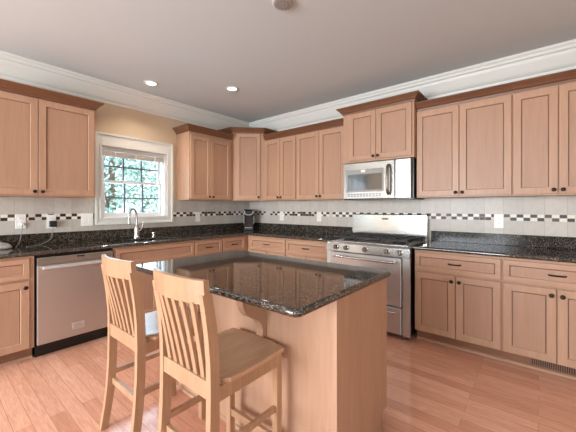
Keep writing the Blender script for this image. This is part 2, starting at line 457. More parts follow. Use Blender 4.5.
def wall_cab(name, label, T, u0, u1, z0, z1, depth, splits, crown_path, crown_z, knobs, zd0=None, zd1=None, group='wall cabinets'):
    c = thing(name, label, 'cabinet', T((u0+u1)/2, depth/2, z0), group)
    MB().box((u0, 0, z0), (u1, depth, z1), T, .04).build('cabinet_body', WOODV, c)
    zd0 = zd0 or z0+.5; zd1 = zd1 or z1-.8
    for i in range(len(splits)-1):
        a, b = splits[i]+.12, splits[i+1]-.12
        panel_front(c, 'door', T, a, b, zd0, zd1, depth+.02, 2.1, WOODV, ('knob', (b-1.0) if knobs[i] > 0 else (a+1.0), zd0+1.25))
    MB().sweep(CRP(crown_z), crown_path).build('crown', CROWN, c)
    return c

# ------------------------------------------------------------------ wall cabinets
D = 12.0
wall_cab('wall_cabinet', 'double-door maple wall cabinet left of the window above the dishwasher', TL, 97.3, 134.5, 54.2, 90.2, D, [97.7, 115.8, 134.1],
         [(D, -134.5), (D, -97.3), (0.03, -97.3)], 89.8, [1, -1])
wall_cab('wall_cabinet', 'narrow double-door maple wall cabinet just right of the sink window', TL, 24.6, 54.0, 54.2, 90.2, D, [27.0, 40.9, 53.6],
         [(0.03, -54.0), (D, -54.0), (D, -26.6)], 89.8, [1, -1], zd1=88.2)
# diagonal corner unit
cc = thing('corner_wall_cabinet', 'tall single-door diagonal maple wall cabinet in the corner', 'cabinet', (9, -9, 54.2), 'wall cabinets')
poly = [(0.03, -0.03), (0.03, -24.5), (11.6, -24.5), (24.5, -11.6), (24.5, -0.03)]
MB().prism(poly, 54.2, 94.8).build('cabinet_body', WOODV, cc)
r2 = math.sqrt(.5)
def TD(u, w, z): return (18.05+r2*(u+w), -18.05+r2*(u-w), z)
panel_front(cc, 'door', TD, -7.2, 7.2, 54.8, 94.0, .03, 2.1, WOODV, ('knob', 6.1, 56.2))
MB().sweep(CRP(94.3), [(0.03, -24.5), (11.6, -24.5), (24.5, -11.6), (24.5, -0.03)]).build('crown', CROWN, cc)
wall_cab('wall_cabinet', 'double-door maple wall cabinet between the corner cabinet and the wider one', TB, 24.6, 50.1, 54.2, 90.2, D, [26.4, 38.4, 49.9],
         [(26.6, -D), (50.1, -D)], 89.8, [1, -1], zd1=89.2)
wall_cab('wall_cabinet', 'double-door maple wall cabinet immediately left of the microwave', TB, 50.1, 80.4, 54.2, 90.2, D, [50.3, 65.0, 80.0],
         [(50.1, -D), (80.4, -D)], 89.8, [1, -1], zd1=89.2)
wall_cab('wall_cabinet', 'short raised double-door maple cabinet directly above the microwave', TB, 80.5, 112.9, 70.8, 94.4, 15, [83.6, 96.9, 112.2],
         [(80.5, -.03), (80.5, -15), (112.9, -15), (112.9, -.03)], 93.5, [1, -1], 71.6, 93.2)
wall_cab('wall_cabinet', 'double-door maple wall cabinet immediately right of the microwave', TB, 113.0, 145.0, 54.2, 90.2, D, [113.1, 128.7, 144.9],
         [(113.0, -D), (145.0, -D)], 89.8, [1, -1], zd1=89.2)
wall_cab('wall_cabinet', 'double-door maple wall cabinet at the far right edge', TB, 145.0, 169, 54.2, 90.2, D, [145.1, 156.9, 168.8],
         [(145.0, -D), (169, -D), (169, -.03)], 89.8, [1, -1], zd1=89.2)

# ------------------------------------------------------------------ base cabinets
BD, BT = 24.0, 34.3
def base_cab(label, T, u0, u1, drawers, doors, knobs, name='base_cabinet', false_front=False, sunk=False):
    c = thing(name, label, 'cabinet', T((u0+u1)/2, BD/2, 0), 'base cabinets')
    m = MB()
    if sunk:   # room for the basin
        m.box((u0, .05, 4.2), (u1, BD, 24), T); m.box((u0, 22.6, 24), (u1, BD, BT), T); m.box((u0, .05, 24), (u0+.7, 22.6, BT), T); m.box((u1-.7, .05, 24), (u1, 22.6, BT), T)
    else: m.box((u0, .05, 4.2), (u1, BD, BT), T, .03)
    m.build('cabinet_body', WOODV, c)
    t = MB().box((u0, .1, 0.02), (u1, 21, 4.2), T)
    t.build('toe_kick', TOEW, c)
    for (a, b) in drawers:
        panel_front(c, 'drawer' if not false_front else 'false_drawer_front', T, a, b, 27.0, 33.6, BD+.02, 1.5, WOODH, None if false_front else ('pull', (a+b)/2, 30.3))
    for i, (a, b) in enumerate(doors):
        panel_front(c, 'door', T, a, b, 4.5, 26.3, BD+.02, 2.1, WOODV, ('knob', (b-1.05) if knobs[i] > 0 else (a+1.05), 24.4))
    return c
base_cab('maple base cabinet left of the dishwasher with one drawer over a door', TL, 119.1, 150, [(120.4, 149)], [(120.4, 149)], [-1])
base_cab('wide maple sink base cabinet under the faucet, right of the dishwasher', TL, 59.0, 94.8, [(59.3, 94.2)], [(59.3, 76.6), (76.9, 94.2)], [1, -1], false_front=True, sunk=True)
base_cab('maple drawer base cabinet directly right of the sink cabinet', TL, 42.4, 59.0, [(42.7, 58.7)], [(42.7, 58.7)], [1])
base_cab('narrow maple base cabinet beside the inner corner on the sink wall', TL, 24.1, 42.4, [(26.6, 42.1)], [(26.6, 42.1)], [1])
base_cab('maple base cabinet beside the inner corner on the range wall', TB, 24.1, 52.6, [(26.7, 52.3)], [(26.7, 39.4), (39.7, 52.3)], [1, -1])
base_cab('maple base cabinet immediately left of the range', TB, 52.6, 78.4, [(52.9, 78.0)], [(52.9, 65.4), (65.7, 78.0)], [1, -1])
base_cab('maple base cabinet immediately right of the range', TB, 115.9, 143.0, [(116.2, 142.7)], [(116.2, 129.6), (129.9, 142.7)], [1, -1])
base_cab('maple base cabinet at the far right with an air vent in its toe kick', TB, 143.0, 169.5, [(143.3, 169.2)], [(143.3, 156.0), (156.3, 169.2)], [1, -1])
# shoe mouldings
SH = [(0, 0.02), (.6, 0.02), (.55, .35), (.3, .65), (0, .75)]
struct(MB().sweep(SH, [(21, -150), (21, -119.1)]).build('trim_2', WOODH))
struct(MB().sweep(SH, [(115.9, -21), (169.5, -21)]).build('trim_3', WOODH))
struct(MB().sweep(SH, [(24, -21), (78.4, -21)]).build('trim_4', WOODH))
v = thing('floor_register', 'dark slotted air vent in the toe kick at lower right', 'vent', (156, -21.1, 1.9))
m = MB().box((149.6, 21.02, 0.8), (163.6, 21.12, 4.1), TB); m.build('backing', BLACKP, v)
m = MB()
for k in range(26): m.box((150.2+k*.5, 21.12, 1.2), (150.42+k*.5, 21.3, 3.6), TB)
m.box((149.6, 21.12, .8), (163.6, 21.35, 1.2), TB); m.box((149.6, 21.12, 3.6), (163.6, 21.35, 4.1), TB); m.box((149.6, 21.12, 1.2), (150.1, 21.35, 3.6), TB)
m.build('grille', TOEW, v)

# ------------------------------------------------------------------ worktops
def edge_poly(poly, z0, z1):
    """slab with a rounded (bullnose) edge"""
    n = len(poly); P = [Vector(p) for p in poly]
    def inset(d):
        out = []
        for i in range(n):
            a, b, c = P[i-1], P[i], P[(i+1) % n]
            d1 = (b-a).normalized(); d2 = (c-b).normalized(); n1 = Vector((-d1.y, d1.x)); n2 = Vector((-d2.y, d2.x))
            mm = n1+n2
            mm = mm.normalized() if mm.length > 1e-6 else n1
            out.append(b+mm*(d/max(mm.dot(n1), .3)))
        return out
    L = []; h = (z1-z0)/2; zc = (z0+z1)/2
    for k in range(9):
        a = -math.pi/2+math.pi*k/8
        L.append([(p.x, p.y, zc+h*math.sin(a)) for p in inset(h*(1-math.cos(a)))])
    return MB().loops(L)
ZT = 35.75; ZB = 34.4
# L-shaped worktop with the sink cut-out: front strip, back strip, sides round the basin
wt = thing('worktop', 'L-shaped black speckled granite worktop along sink wall to the range', 'worktop', (12, -30, ZB))
m = MB()
def cnt(m, a, b): m.box((a[0], a[1], ZB), (b[0], b[1], ZT))
SV0, SV1, SX0, SX1 = 64.5, 93.6, 7.6, 21.8     # basin opening
cnt(m, (0.05, -150), (24.6, -SV1)); cnt(m, (0.05, -SV0), (24.6, -0.05)); cnt(m, (0.05, -SV1), (SX0, -SV0)); cnt(m, (SX1, -SV1), (24.6, -SV0)); cnt(m, (24.6, -24.6), (78.9, -0.05))
h = (ZT-ZB)/2; zc = (ZT+ZB)/2
nose = [(-.02, ZB)]+[(h*math.cos(a), zc+h*math.sin(a)) for a in [(-math.pi/2+math.pi*k/8) for k in range(9)]]+[(-.02, ZT)]
m.sweep(nose, [(24.6, -150), (24.6, -24.6), (78.9, -24.6)])
m.build('slab', GRAN, wt, 40)
MB().box((.1, -150, ZT), (.9, -.1, 40.0), TW, .08).box((.9, -.9, ZT), (78.4, -.1, 40.0), TW, .08).build('upstand', GRANU, wt)
wr = thing('worktop', 'straight black speckled granite worktop right of the range', 'worktop', (142, -12, ZB))
m = MB(); cnt(m, (115.7, -24.6), (170, -0.05)); m.sweep(nose, [(115.7, -24.6), (170, -24.6)]); m.build('slab', GRAN, wr, 40)
MB().box((115.7, -.9, ZT), (170, -.1, 40.0), TW, .08).build('upstand', GRANU, wr)

# sink, faucet, soap dispenser
sk = thing('sink', 'stainless undermount sink basin below the window', 'sink', (14.7, -79, 27))
m = MB()
for a, b in (((SX0-.3, -SV1-.3, 26.5), (SX0, -SV0+.3, ZB-.03)), ((SX1, -SV1-.3, 26.5), (SX1+.3, -SV0+.3, ZB-.03)), ((SX0, -SV1-.3, 26.5), (SX1, -SV1, ZB-.03)), ((SX0, -SV0, 26.5), (SX1, -SV0+.3, ZB-.03)), ((SX0, -SV1, 26.5), (SX1, -SV0, 26.8)), ((SX0, -79.4, 26.8), (SX1, -78.7, 33.0))): m.box(a, b)
m.build('basin', STEELH, sk)
MB().lathe([(0, 0), (1.6, 0), (1.7, .12), (1.3, .2), (0, .1)], (14.7, -86.5, 26.8)).build('drain', CHROME, sk)
fc = thing('faucet', 'brushed nickel gooseneck faucet standing behind the sink', 'faucet', (4.6, -77.4, ZT))
MB().lathe([(0, .01), (1.55, .01), (1.55, .3), (1.25, .6), (1.15, 2.0), (1.2, 4.2), (.95, 5.6), (.7, 6.4), (.0, 6.4)], (4.6, -77.4, ZT), n=20).build('body', CHROME, fc, 40)
b0 = Vector((4.6, -77.4, ZT+6.2))
m = MB(); m.tube([b0, b0+Vector((.05, 0, 3)), b0+Vector((.2, -.3, 5.8)), b0+Vector((.5, -1.4, 7.4)), b0+Vector((.9, -2.9, 7.2)), b0+Vector((1.2, -3.8, 5.4)), b0+Vector((1.3, -4.0, 3.2))], .44, 12, 5)
m.build('spout', CHROME, fc, 50)
MB().lathe([(0, 0), (.6, 0), (.68, .4), (.58, 2.4), (.46, 3.0), (0, 3.0)], tuple(b0+Vector((1.3, -4.0, 0.4)))).build('spray_head', CHROME, fc, 40)
m = MB(); m.tube([(4.9, -76.6, ZT+3.0), (5.1, -75.7, ZT+3.5), (5.3, -75.0, ZT+5.2), (5.4, -74.6, ZT+7.6)], [.55, .5, .4, .32], 10, 1); m.build('lever', CHROME, fc, 50)
sd = thing('soap_dispenser', 'short nickel soap dispenser beside the faucet', 'soap dispenser', (5.2, -69.4, ZT))
MB().lathe([(0, .01), (1.0, .01), (1.0, .35), (.6, .6), (.55, 1.3), (0, 1.3)], (5.2, -69.4, ZT)).build('base', CHROME, sd, 40)
MB().lathe([(0, 1.3), (1.0, 1.3), (1.15, 1.7), (1.0, 2.3), (0, 2.4)], (5.2, -69.4, ZT)).tube([(5.2, -69.4, ZT+1.9), (7.6, -69.8, ZT+1.8)], .35, 8).build('pump_head', CHROME, sd, 40)

# ------------------------------------------------------------------ backsplashes
bk = thing('backsplash', 'cream tile backsplash with mosaic band on the sink wall', 'backsplash', (0.2, -75, 40))
ZS0, ZS1 = 45.15, 47.65
m = MB()
for a, b in (((93.95, 0.02, 40.02), (150, .35, ZS0)), ((93.95, .02, ZS1), (150, .35, 54.15)), ((56.65, .02, 40.02), (93.95, .35, 42.25)), ((.4, .02, 40.02), (56.65, .35, ZS0)), ((.4, .02, ZS1), (56.65, .35, 54.15))): m.box(a, b, TL)
m.build('tile_field', TILEL, bk, at=(0, 0, 0))
for q0, q1 in ((93.95, 150), (.4, 56.65)): MB().box((q0, .02, ZS0), (q1, .38, ZS1), TL).build('mosaic_band', MOSL, bk)
bk2 = thing('backsplash', 'cream tile backsplash with mosaic band behind the range', 'backsplash', (85, -0.2, 40))
MB().box((.4, .02, 40.02), (78.8, .35, ZS0), TB).box((78.8, .02, 36.0), (115.6, .35, ZS0), TB).box((115.6, .02, 40.02), (169.5, .35, ZS0), TB).box((.02, .02, ZS1), (169.5, .35, 54.15), TB).build('tile_field', TILEB, bk2)
MB().box((.02, .02, ZS0), (169.5, .38, ZS1), TB).build('mosaic_band', MOSB, bk2)
for b in (bk, bk2):
    for ch in b.children:       # keep texture coordinates in room space
        L = Vector(origin(ch)); ch.data.transform(Matrix.Translation(L)); ch.location = ch.location - L

# ------------------------------------------------------------------ outlets, switches, chargers
def outlet(T, u, z, label, wdt=3.1, kind='outlet', name='wall_outlet'):
    o = thing(name, label, kind, T(u, .4, z), 'wall plates on the backsplash')
    MB().box((u-wdt/2, .4, z-2.75), (u+wdt/2, .65, z+2.75), T, .12, 2).build('cover_plate', PLATE, o)
    n = max(1, round(wdt/2.4)) if kind != 'outlet' else 1
    for k in range(n):
        uu = u+(k-(n-1)/2)*1.9
        if kind == 'outlet':
            for dz in (-1.0, 1.0):
                r = MB().lathe([(0, 0), (.78, 0), (.74, .1), (0, .1)], T(uu, .65, z+dz), Vector(T(0, 1, 0)), 16).build('receptacle', PLATE, o)
                MB().box((uu-.28, .75, z+dz-.1), (uu-.18, .77, z+dz+.3), T).box((uu+.18, .75, z+dz-.1), (uu+.28, .77, z+dz+.3), T).build('slot', GREYP, r)
        else:
            MB().box((uu-.65, .65, z-1.3), (uu+.65, .82, z+1.3), T, .06).build('rocker', PLATE, o)
    return o
outlet(TL, 118.7, 44.9, 'white wall outlet at far left with a cord plugged in')
outlet(TL, 109.3, 44.5, 'white wall outlet left of the window holding a black charger')
outlet(TL, 96.7, 44.9, 'white double switch plate beside the left side of the window', 4.7, 'switch', 'light_switch')
outlet(TL, 41.0, 44.8, 'white wall outlet on the sink wall near the corner')
outlet(TB, 29.3, 44.8, 'white wall outlet just right of the coffee maker on the range wall')
outlet(TB, 57.0, 45.0, 'white wall outlet left of the range between it and the coffee maker')
outlet(TB, 140.1, 44.9, 'white wall outlet on the backsplash right of the range')
ch = thing('charger', 'small black charger plugged in left of the window, cord trailing', 'charger', TL(108.9, .8, 43.6))
MB().box((107.8, .78, 42.4), (110.1, 2.2, 44.8), TL, .15, 2).build('plug_block', BLACKP, ch)
m = MB(); m.tube([TL(108.9, 1.5, 42.5), TL(109.2, 1.7, 40.5), TL(110.0, 2.6, 37.8), TL(113.5, 5.0, 36.05), TL(116.5, 7, 35.95), TL(118.5, 9.5, 35.95)], .13, 8, 5); m.build('cord', GREYP, ch, 60)
pc = thing('power_cord', 'thin grey power cord hanging from the far left outlet', 'cord', TL(118.4, .8, 43.8))
m = MB().box((117.9, .78, 43.4), (118.9, 1.5, 44.5), TL, .1); m.build('plug', PLATE, pc)
m = MB(); m.tube([TL(118.4, 1.4, 43.7), TL(118.5, 1.8, 42.0), TL(118.9, 2.2, 39.5), TL(119.6, 3.4, 37.0), TL(120.6, 5.2, 36.0), TL(121.2, 8, 35.97)], .14, 8, 5); m.build('cord', GREYP, pc, 60)
tb = thing('tablet', 'silver flat rounded device lying on counter at left edge', 'device', (6, -128.6, ZT))
t = MB(); L = []
for sc_, z in ((.93, .02), (1, .35), (1, .8), (.86, 1.7), (.55, 2.5), (.2, 2.75)):
    L.append([(6.4+5.0*sc_*abs(math.cos(a))**.6*(1 if math.cos(a) > 0 else -1), -129.5+7.4*sc_*abs(math.sin(a))**.6*(1 if math.sin(a) > 0 else -1), ZT+z) for a in [2*math.pi*k/32 for k in range(32)]])
t.loops(L).build('shell', SILVER, tb, 50)
MB().box((2.5, -134, ZT+2.7), (7.6, -126, ZT+3.0), TW, .1).build('top_pad', GREYP, tb)

# coffee maker in the corner, turned to face the room
cm = thing('coffee_maker', 'black and silver pod coffee maker in the counter corner', 'coffee maker', (8.8, -8.8, ZT))
def TC(u, w, z): return (8.8+r2*(u+w), -8.8+r2*(u-w), z+ZT)
MB().box((-3.0, -4.5, .02), (3.0, 5.6, 1.5), TC, .3, 2).build('base', BLACKP, cm)
MB().box((-2.9, -4.4, 1.5), (2.9, 0.0, 9.2), TC, .3, 2).build('column', BLACKP, cm)
MB().prism([(-4.4, 8.9), (4.2, 8.9), (4.9, 10.2), (4.6, 12.2), (3.3, 13.1), (-3.6, 13.1), (-4.4, 12.2)], -3.0, 3.0, TC, 0, .25).build('brew_head', BLACKP, cm)
m = MB()
pts = [(-2.6, 4.75, 12.2), (-2.4, 5.1, 10.6), (-1.4, 5.25, 9.9), (0, 5.3, 9.7), (1.4, 5.25, 9.9), (2.4, 5.1, 10.6), (2.6, 4.75, 12.2)]
m.tube([TC(*p) for p in pts], .33, 8, 4); m.build('handle', SILVER, cm, 50)
for sgn in (-1, 1): MB().box((sgn*3.0, -1.0, 4.0), (sgn*3.25, 3.2, 12.4), TC, .2, 2).build('side_trim', SILVER, cm)
MB().box((-2.2, 0, 1.9), (2.2, .3, 8.8), TC, .1).build('front_panel', DGLASS, cm)
MB().box((-2.3, .6, 1.5), (2.3, 5.2, 1.85), TC, .1).build('drip_tray', SILVER, cm)

# ------------------------------------------------------------------ dishwasher
dw = thing('dishwasher', 'stainless dishwasher with bar handle under the sink wall worktop', 'dishwasher', (12, -107, 0))
V0, V1 = 95.3, 118.6
MB().box((V0, .1, 4.4), (V1, 23.4, 34.2), TL).build('tub', BLACK, dw)
MB().box((V0, 2, .02), (V1, 22.2, 4.4), TL).build('toe_panel', BLACK, dw)
MB().box((V0+.1, 23.4, 4.6), (V1-.1, 25.0, 30.9), TL, .18, 2).build('door', STEELD, dw)
cpn = MB().box((V0+.1, 23.4, 31.0), (V1-.1, 25.0, 33.5), TL, .15, 2).build('control_panel', STEELH, dw)
MB().box((105.0, 25.0, 32.6), (107.2, 25.06, 33.1), TL).build('display', BLACKP, cpn)
hd = MB().box((V0+1.2, 26.1, 29.7), (V1-1.2, 27.0, 30.7), TL, .2, 2).build('handle', SILVER, dw)
MB().box((V0+1.6, 25.0, 29.85), (V0+2.4, 26.2, 30.45), TL).box((V1-2.4, 25.0, 29.85), (V1-1.6, 26.2, 30.45), TL).build('bracket', STEELH, hd)
bd = MB().box((105.0, 25.0, 7.0), (108.8, 25.07, 9.3), TL, .02).build('badge', SILVER, dw)
MB().box((105.4, 25.07, 7.3), (108.4, 25.1, 9.0), TL).build('badge_face', STEEL, bd)

# ------------------------------------------------------------------ range
rg = thing('gas_range', 'stainless gas range with five knobs and black grates', 'stove', (97.3, -14, 0))
X0, X1, FW = 79.1, 115.2, 27.3
MB().box((X0+.2, 1.2, 1.6), (X1-.2, FW-1.2, 34.6), TB).build('body', BLACK, rg)
for sx_ in (X0+2, X1-2):
    for ww in (3.5, FW-3.5): MB().lathe([(0, 0.02), (.9, .02), (.7, .4), (.6, 1.6), (0, 1.6)], TB(sx_, ww, 0), n=12).build('foot', BLACK, rg)
for q0, q1 in ((X0, 81.6), (112.4, X1)): MB().box((q0, FW-1.2, 1.6), (q1, FW, 31.2), TB, .1).build('side_frame', STEEL, rg)
MB().prism([(FW-1.6, 31.3), (FW+.3, 31.3), (FW+.1, 34.6), (FW-.5, 35.2), (FW-1.6, 35.2)], X0, X1, lambda u, w, z: TB(u, w, z), 0).build('control_panel', STEELH, rg)
dr = MB().box((81.9, FW-1.2, 12.4), (112.1, FW+.5, 30.9), TB, .2, 2).build('oven_door', STEEL, rg)
MB().box((88, FW+.5, 15), (105.5, FW+.56, 22.5), TB, .02).build('oven_window', DGLASS, dr)
h_ = MB(); h_.tube([TB(84.2, FW+2.4, 29.4), TB(110.4, FW+2.4, 29.4)], .55, 12); 
for u in (85.2, 109.4): h_.tube([TB(u, FW+.4, 29.4), TB(u, FW+2.4, 29.4)], .42, 10)
h_.build('handle', CHROME, dr, 40)
sdw = MB().box((81.9, FW-1.2, 2.0), (112.1, FW+.4, 11.9), TB, .2, 2).build('storage_drawer', STEEL, rg)
h_ = MB(); h_.tube([TB(86, FW+1.7, 10.2), TB(110.6, FW+1.7, 10.2)], .4, 10)
for u in (87, 109.6): h_.tube([TB(u, FW+.3, 10.2), TB(u, FW+1.7, 10.2)], .3, 8)
h_.build('handle', CHROME, sdw, 40)
for u in (83.9, 88.8, 97.5, 106.4, 111.5):
    k = MB().lathe([(0, 0), (1.15, 0), (1.15, .25), (1.0, .35), (0, .35)], TB(u, FW+.2, 33.1), (0, -1, 0.08), 20).build('knob_bezel', CHROME, rg, 40)
    MB().lathe([(0, .3), (.95, .3), (.9, 1.25), (.78, 1.4), (0, 1.4)], TB(u, FW+.2, 33.1), (0, -1, 0.08), 20).box((u-.2, FW+1.4, 32.3), (u+.2, FW+1.85, 33.9), TB, .06).build('knob', KNOBM, k, 40)
ct = MB().box((X0, 3.2, 34.6), (X1, FW-.5, 35.4), TB, .15, 2).build('cooktop', STEELH, rg)
MB().box((X0+1.4, 4.2, 35.4), (X1-1.4, FW-2.2, 35.5), TB).build('burner_pan', STEELD, ct)
for bx, bw, br_ in ((86, 9.5, 1.9), (86, 19.5, 2.4), (97.2, 14.5, 2.2), (108.4, 9.5, 1.9), (108.4, 19.5, 2.6)):
    MB().lathe([(0, 0), (br_, 0), (br_, .45), (br_*.8, .55), (br_*.75, .9), (0, .95)], TB(bx, bw, 35.5)).build('burner', IRON, rg, 40)
for (a, b) in ((80.9, 91.5), (91.8, 102.6), (102.9, 113.5)):
    g = MB(); zt = 37.7; q = .27
    for ww in (4.8, 14.5, FW-2.9): g.box((a, ww-q, zt-.9), (b, ww+q, zt), TB, .08)
    for u in (a+q, b-q): g.box((u-q, 4.8, zt-.9), (u+q, FW-2.9, zt), TB, .08)
    u = (a+b)/2; g.box((u-q, 4.8, zt-.8), (u+q, FW-2.9, zt+.1), TB, .08)
    for ww in (9.6, 19.5): g.box((a+.4, ww-q, zt-.8), (b-.4, ww+q, zt+.1), TB, .08)
    for u in (a+q, b-q):
        for ww in (5.2, FW-3.3): g.box((u-q, ww-q, 35.5), (u+q, ww+q, zt-.9), TB)
    g.build('grate', IRON, rg)
bgd = MB().box((79.1, 1.1, 34.8), (114.6, 3.1, 38.2), TB, .1).prism([(1.0, 38.2), (3.2, 38.2), (3.0, 46.6), (2.7, 47.0), (1.0, 47.0)], 79.1, 114.6, lambda u, w, z: TB(u, w, z), 0).build('backguard', STEELH, rg)
MB().box((79.3, 3.1, 38.0), (114.4, 3.25, 38.3), TB).build('seam', GREYP, bgd)
MB().box((94.6, 3.0, 44.4), (97.4, 3.12, 45.1), TB, .02).build('badge', BLACKP, bgd)

# ------------------------------------------------------------------ microwave
mw = thing('microwave', 'stainless over-the-range microwave with vertical handle', 'microwave', (96.7, -8, 54))
MB().box((80.9, .5, 53.9), (112.6, 14.4, 70.5), TB).build('case', BLACK, mw)
MB().box((81.0, .6, 53.6), (112.5, 15.4, 54.1), TB).build('base_grille', BLACK, mw)
dm = MB().box((80.9, 14.4, 54.1), (105.2, 16.0, 70.4), TB, .2, 2).build('door', STEELH, mw)
fr_ = MB().box((82.6, 16.0, 57.2), (100.6, 16.08, 67.4), TB, .03).build('window_frame', GREYP, dm)
MB().box((83.4, 16.08, 58.0), (99.8, 16.13, 65.2), TB, .02).build('window', DGLASS, dm)
MB().box((90.0, 16.08, 66.0), (92.0, 16.12, 67.1), TB).build('badge', PLATE, dm)
MB().box((82.8, 16.0, 54.8), (100.4, 16.05, 56.7), TB, .02).build('button_strip', SILVER, dm)
m = MB()
for k in range(11):
    for j in range(2): m.box((83.4+k*1.5, 16.05, 55.0+j*.85), (84.5+k*1.5, 16.09, 55.6+j*.85), TB)
m.build('button', GREYP, dm)
h_ = MB(); h_.tube([TB(103.0, 16.8, 56.0), TB(103.0, 18.0, 57.2), TB(103.0, 18.3, 62), TB(103.0, 18.0, 67.0), TB(103.0, 16.8, 68.2)], .62, 12, 4)
h_.tube([TB(103.0, 15.9, 56.2), TB(103.0, 17.0, 56.2)], .5, 10); h_.tube([TB(103.0, 15.9, 68.0), TB(103.0, 17.0, 68.0)], .5, 10)
h_.build('handle', KNOBM, dm, 50)
MB().box((105.5, 14.4, 54.1), (111.9, 16.0, 70.4), TB, .25, 2).build('control_panel', STEELD, mw)

# ------------------------------------------------------------------ island
IX0, IX1, IY0, IY1 = 72.9, 126.2, -109.4, -73.7
isl = thing('kitchen_island', 'maple kitchen island base with scrolled bracket beneath the overhang', 'kitchen island', (100, -85, 0))
MB().box((74.3, -96.9, 0.02), (125.1, -77.6, 34.4), TW, .03).box((74.3, -77.6, 4.3), (125.1, -74.5, 34.4), TW, .03).build('island_body', WOODV, isl)
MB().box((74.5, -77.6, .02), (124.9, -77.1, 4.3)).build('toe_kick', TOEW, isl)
MB().sweep(SH, [(74.3, -96.9), (125.1, -96.9)]).build('shoe_moulding', WOODH, isl)
MB().sweep(SH, [(125.1, -96.9), (125.1, -77.2)]).build('shoe_moulding', WOODH, isl)
prof = [(-96.9, 34.3), (-103.6, 34.3), (-103.7, 32.8), (-103.4, 30.8), (-102.7, 29.4), (-101.8, 28.6), (-101.0, 28.2), (-100.4, 27.9), (-99.4, 27.4), (-98.5, 26.3), (-98.0, 25.0), (-98.2, 23.6), (-96.9, 23.4)]
for cx in (107.4, 84.5):
    MB().prism(prof, cx-.9, cx+.9, TW, 0, .06).build('bracket', WOODV, isl)
it = thing('island_worktop', 'polished dark granite top on the kitchen island, bullnose edge', 'worktop', (100, -91, 34.4))
def rrect(x0, x1, y0, y1, r, n=5):
    P = []
    for cx, cy, a0 in ((x1-r, y0+r, -90), (x1-r, y1-r, 0), (x0+r, y1-r, 90), (x0+r, y0+r, 180)):
        for k in range(n+1):
            a = math.radians(a0+90*k/n); P.append((cx+r*math.cos(a), cy+r*math.sin(a)))
    return P
edge_poly(rrect(IX0, IX1, IY0, IY1, 1.5), ZB+.02, ZT).build('slab', GRAN, it, 40)

